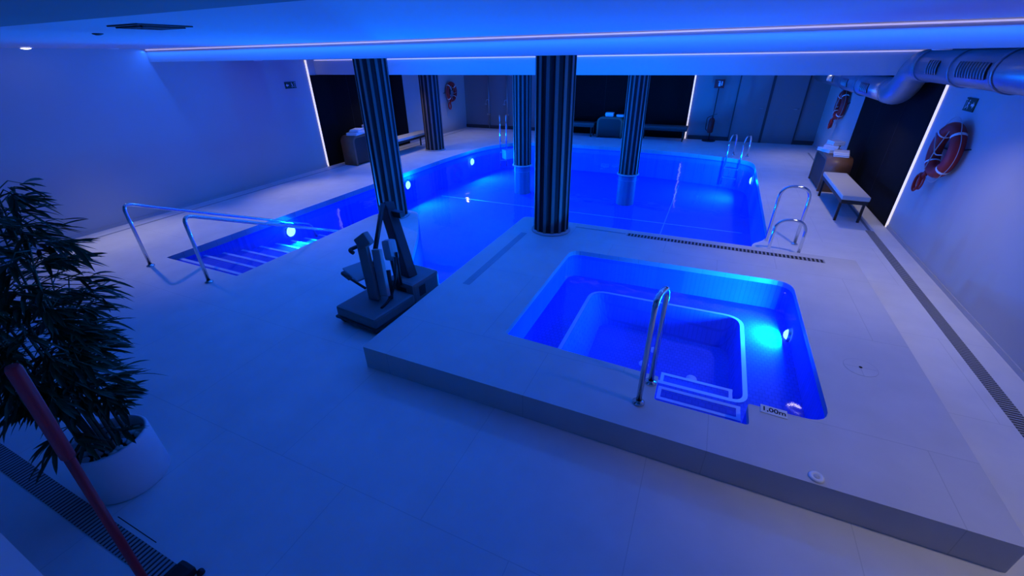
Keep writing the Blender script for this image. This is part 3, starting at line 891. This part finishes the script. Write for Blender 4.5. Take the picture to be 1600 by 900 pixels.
# ------------------------------------------------------------------ pool lift
t = thing('pool_lift', 'grey and black pool lift with seat and tilted mast beside the platform', 'pool lift')
s = MB(); s.box(-.26, .32, -.60, .0, .07, .20, .03); s.build('chassis', 'liftgrey', t)
s = MB(); s.box(-.10, .30, .0, .46, .05, .30, .04); s.build('battery_case', 'liftgrey', t)
s = MB(); s.box(-.275, .335, -.615, .02, .055, .085, .01); s.build('bumper', 'liftdark', t)
for (x, y) in ((-.20, -.55), (.26, -.55), (-.04, .40), (.24, .40)):
    s = MB(); s.tube([(x - .02, y, .045), (x + .02, y, .045)], .045, 16); s.build('wheel', 'rubber', t)
s = MB(); s.box(.10, .20, -.004, .0, .12, .24, .0); s.box(.301, .304, .10, .20, .12, .24); s.build('case_window', 'liftdark', t)
s = MB(); s.obox((.10, .18, .26), (-.36, .42, 1.02), .15, .13, .015, (0, 1, 0)); mo = s.build('mast', 'liftdark', t)
s = MB(); s.obox((-.30, .40, .93), (-.10, .40, .93), .07, .07, .008); s.build('mast_bracket', 'liftdark', mo)
s = MB(); s.tube([(-.28, .30, 1.06), (-.20, .0, .60)], .028, 10); s.tube([(-.20, .0, .60), (-.16, -.10, .44)], .014, 10); s.build('actuator', 'liftdark', t)
s = MB(); s.obox((.06, .0, .56), (.0, .04, .78), .13, .12, .04, (0, 1, 0)); s.build('control_box', 'seat', t)
s = MB(); s.obox((.02, -.30, .20), (-.08, -.24, .82), .15, .05, .02, (0, 1, 0)); s.build('seat_back', 'liftgrey', t)
s = MB(); s.obox((.15, -.26, .26), (.05, -.18, .76), .13, .05, .02, (0, 1, 0)); s.build('folded_seat', 'seat', t)
s = MB(); s.obox((-.12, -.25, .80), (.02, -.22, .90), .14, .08, .02, (0, 1, 0)); s.build('headrest', 'liftgrey', t)
s = MB(); s.obox((-.06, -.28, .44), (-.34, -.22, .50), .24, .022, .008); s.build('footrest', 'seat', t)
s = MB(); s.obox((-.27, -.33, .40), (-.40, -.32, .44), .05, .04, .01); s.tube([(-.02, -.36, .36), (-.32, -.34, .42)], .014, 8); s.build('footrest_arm', 'liftdark', t)
s = MB(); s.tube(fillet([(-.12, -.34, .74), (-.18, -.34, .76), (-.18, -.20, .76)], .03), .02, 8); s.build('armrest', 'rubber', t)
s = MB(); s.tube(fillet([(.13, -.02, .62), (.18, -.10, .40), (.19, -.24, .22), (.22, -.40, .205)], .1), .014, 8); s.tube([(.12, .02, .66), (.18, -.04, .30)], .012, 8); s.build('cable', 'rubber', t)
s = MB(); s.obox((.00, -.22, .20), (-.02, -.18, .55), .05, .05, .01); s.obox((.16, -.2, .20), (.10, -.12, .5), .05, .05, .01); s.obox((.10, .0, .20), (.04, .02, .60), .05, .05, .01); s.build('seat_post', 'liftdark', t)
place(t, (-3.0, 3.28, 0), radians(-6))

# ------------------------------------------------------------------ planter with bamboo
pc = (-3.20, .66)
t = thing('planter', 'round white planter holding a tall leafy bamboo plant', 'planter')
s = MB(); s.lathe([(.0, 0), (.208, 0), (.216, .012), (.212, .37), (.206, .38), (.194, .38), (.190, .37), (.187, .30)], (0, 0, 0), 48); s.build('pot', 'whitep', t)
s = MB(); s.lathe([(.189, .30), (0, .305)], (0, 0, 0), 32); s.build('soil', 'soil', t)
place(t, (*pc, 0))
plant = thing('bamboo_plant', 'tall dark green bamboo plant with arching leafy canes in white pot', 'plant')
rnd = random.Random(21)
leafbm = MB()
def leaf(base, d, L, w, droop):
    d = d.normalized()
    side = d.cross(Vector((0, 0, 1)))
    if side.length < .05: side = Vector((1, 0, 0))
    side.normalize()
    side = (side + Vector((rnd.uniform(-.4, .4), rnd.uniform(-.4, .4), rnd.uniform(-.5, .5)))).normalized()
    prevs = None
    K = 5
    for i in range(K + 1):
        u = i / K
        p = base + d * (L * u) + Vector((0, 0, -droop * L * u * u))
        ww = w * (sin(pi * min(1, u * .92 + .06)) ** .8) if i < K else 0.0005
        c = leafbm.v(p - Vector((0, 0, ww * .25))); a = leafbm.v(p + side * ww * .5); bb = leafbm.v(p - side * ww * .5)
        if prevs:
            leafbm.face([prevs[0], prevs[1], a, c], True); leafbm.face([prevs[2], prevs[0], c, bb], True)
        prevs = (c, a, bb)
canes = []
NC = 17
for ci in range(NC):
    az = 2 * pi * ci / NC + rnd.uniform(-.25, .25)
    lean = rnd.uniform(.15, .42); H = rnd.uniform(.95, 1.62)
    if ci % 4 == 0: lean = .10; H = 1.62
    r0 = rnd.uniform(.02, .12)
    bx, by = r0 * cos(az), r0 * sin(az)
    pts = []
    for k in range(9):
        u = k / 8
        off = lean * u ** 2.0
        pts.append(Vector((bx + off * cos(az) - .50 * u ** 1.3, by + off * sin(az) + .10 * u ** 1.6, .30 + (H - .30 + .30) * (u - .22 * lean * u * u))))
    s = MB(); s.tube(pts, [.011 - .007 * k / 8 for k in range(9)], 7); s.build('cane', 'cane', plant)
    canes.append((pts, az))
tw_b = MB()
for pts, az in canes:
    for q in range(21):
        u = rnd.uniform(.10, 1.0) if q % 4 == 0 else rnd.uniform(.30, 1.0)
        f = u * 8; i = min(7, int(f)); p = pts[i].lerp(pts[i + 1], f - i)
        a2 = az + rnd.uniform(-1.9, 1.9)
        tl_ = rnd.uniform(.10, .26)
        d = Vector((cos(a2), sin(a2), rnd.uniform(.0, .55))).normalized()
        e = p + d * tl_ + Vector((0, 0, -.05))
        mid = p + d * tl_ * .55 + Vector((0, 0, .01))
        tw_b.tube([p, mid, e], [.0035, .003, .002], 5)
        nl = rnd.randint(6, 9)
        for j in range(nl):
            uu = rnd.uniform(.35, 1.0)
            bp = p.lerp(e, uu)
            la = a2 + rnd.uniform(-.95, .95)
            ld_ = Vector((cos(la), sin(la), rnd.uniform(-.45, .35)))
            leaf(bp, ld_, rnd.uniform(.10, .17), rnd.uniform(.018, .028), rnd.uniform(.15, .55))
tw_b.build('twigs', 'cane', plant)
lo_ = leafbm.build('foliage', 'leaf', plant, rec=False)
place(plant, (*pc, 0))
# white pebbles on the soil
pr = random.Random(5)
peb_meshes = []
for q in range(5):
    s = MB(); s.ellipsoid((0, 0, 0), (1, pr.uniform(.7, .95), pr.uniform(.55, .75)), None, 12, 8)
    for v in s.bm.verts:
        v.co *= 1 + .06 * sin(v.co.x * 3 + q) * cos(v.co.y * 4 - q)
    o = s.build('pebble', 'pebble'); peb_meshes.append(o.data); bpy.data.objects.remove(o)
spots = []
tries = 0
while len(spots) < 38 and tries < 6000:
    tries += 1
    a = pr.uniform(0, 2 * pi); r = .155 * math.sqrt(pr.random()); sz = pr.uniform(.021, .032)
    x, y = r * cos(a), r * sin(a)
    if all((x - p[0]) ** 2 + (y - p[1]) ** 2 > (.82 * (sz + p[2])) ** 2 for p in spots):
        spots.append((x, y, sz))
for (x, y, sz) in spots:
    o = bpy.data.objects.new('pebble', pr.choice(peb_meshes)); COL.objects.link(o)
    tag(o, 'smooth white pebble on the soil in the round white planter', 'pebble', 'white pebbles in the planter')
    o.scale = (sz, sz, sz); o.location = (pc[0] + x, pc[1] + y, .303 + sz * .5); o.rotation_euler = (pr.uniform(-.3, .3), pr.uniform(-.3, .3), pr.uniform(0, 6))

# ------------------------------------------------------------------ red pole and dark foot near the camera
t = thing('red_pole', 'upright red pole with a thicker upper sleeve in front of the planter', 'pole')
s = MB(); s.tube([(-2.113, .248, .012), (-2.103, .311, 1.127)], .0175, 12); s.build('shaft', 'redpole', t)
s = MB(); s.tube([(-2.103, .311, 1.12), (-2.103, .312, 1.13), (-2.099, .335, 1.555), (-2.099, .336, 1.57)], [.019, .0235, .0235, .018], 12); s.build('upper_sleeve', 'redpole', t)
s = MB(); s.lathe([(.06, 0), (.06, .008), (.03, .02), (.02, .03)], (-2.113, .248, 0), 24, True, True); s.build('foot_plate', 'rubber', t)
recentre(t, (-2.113, .248, 0))
t = thing('door_stop', 'black rounded rubber block on the floor at the end of the slatted grate', 'rubber block')
s = MB(); s.box(-.06, .06, -.08, .03, 0, .06, .025); s.build('body', 'rubber', t)
s = MB(); s.lathe([(.02, 0), (.018, .02), (0, .024)], (.07, .03, 0), 12); s.build('stud', 'rubber', t)
place(t, (-2.21, .42, .004))
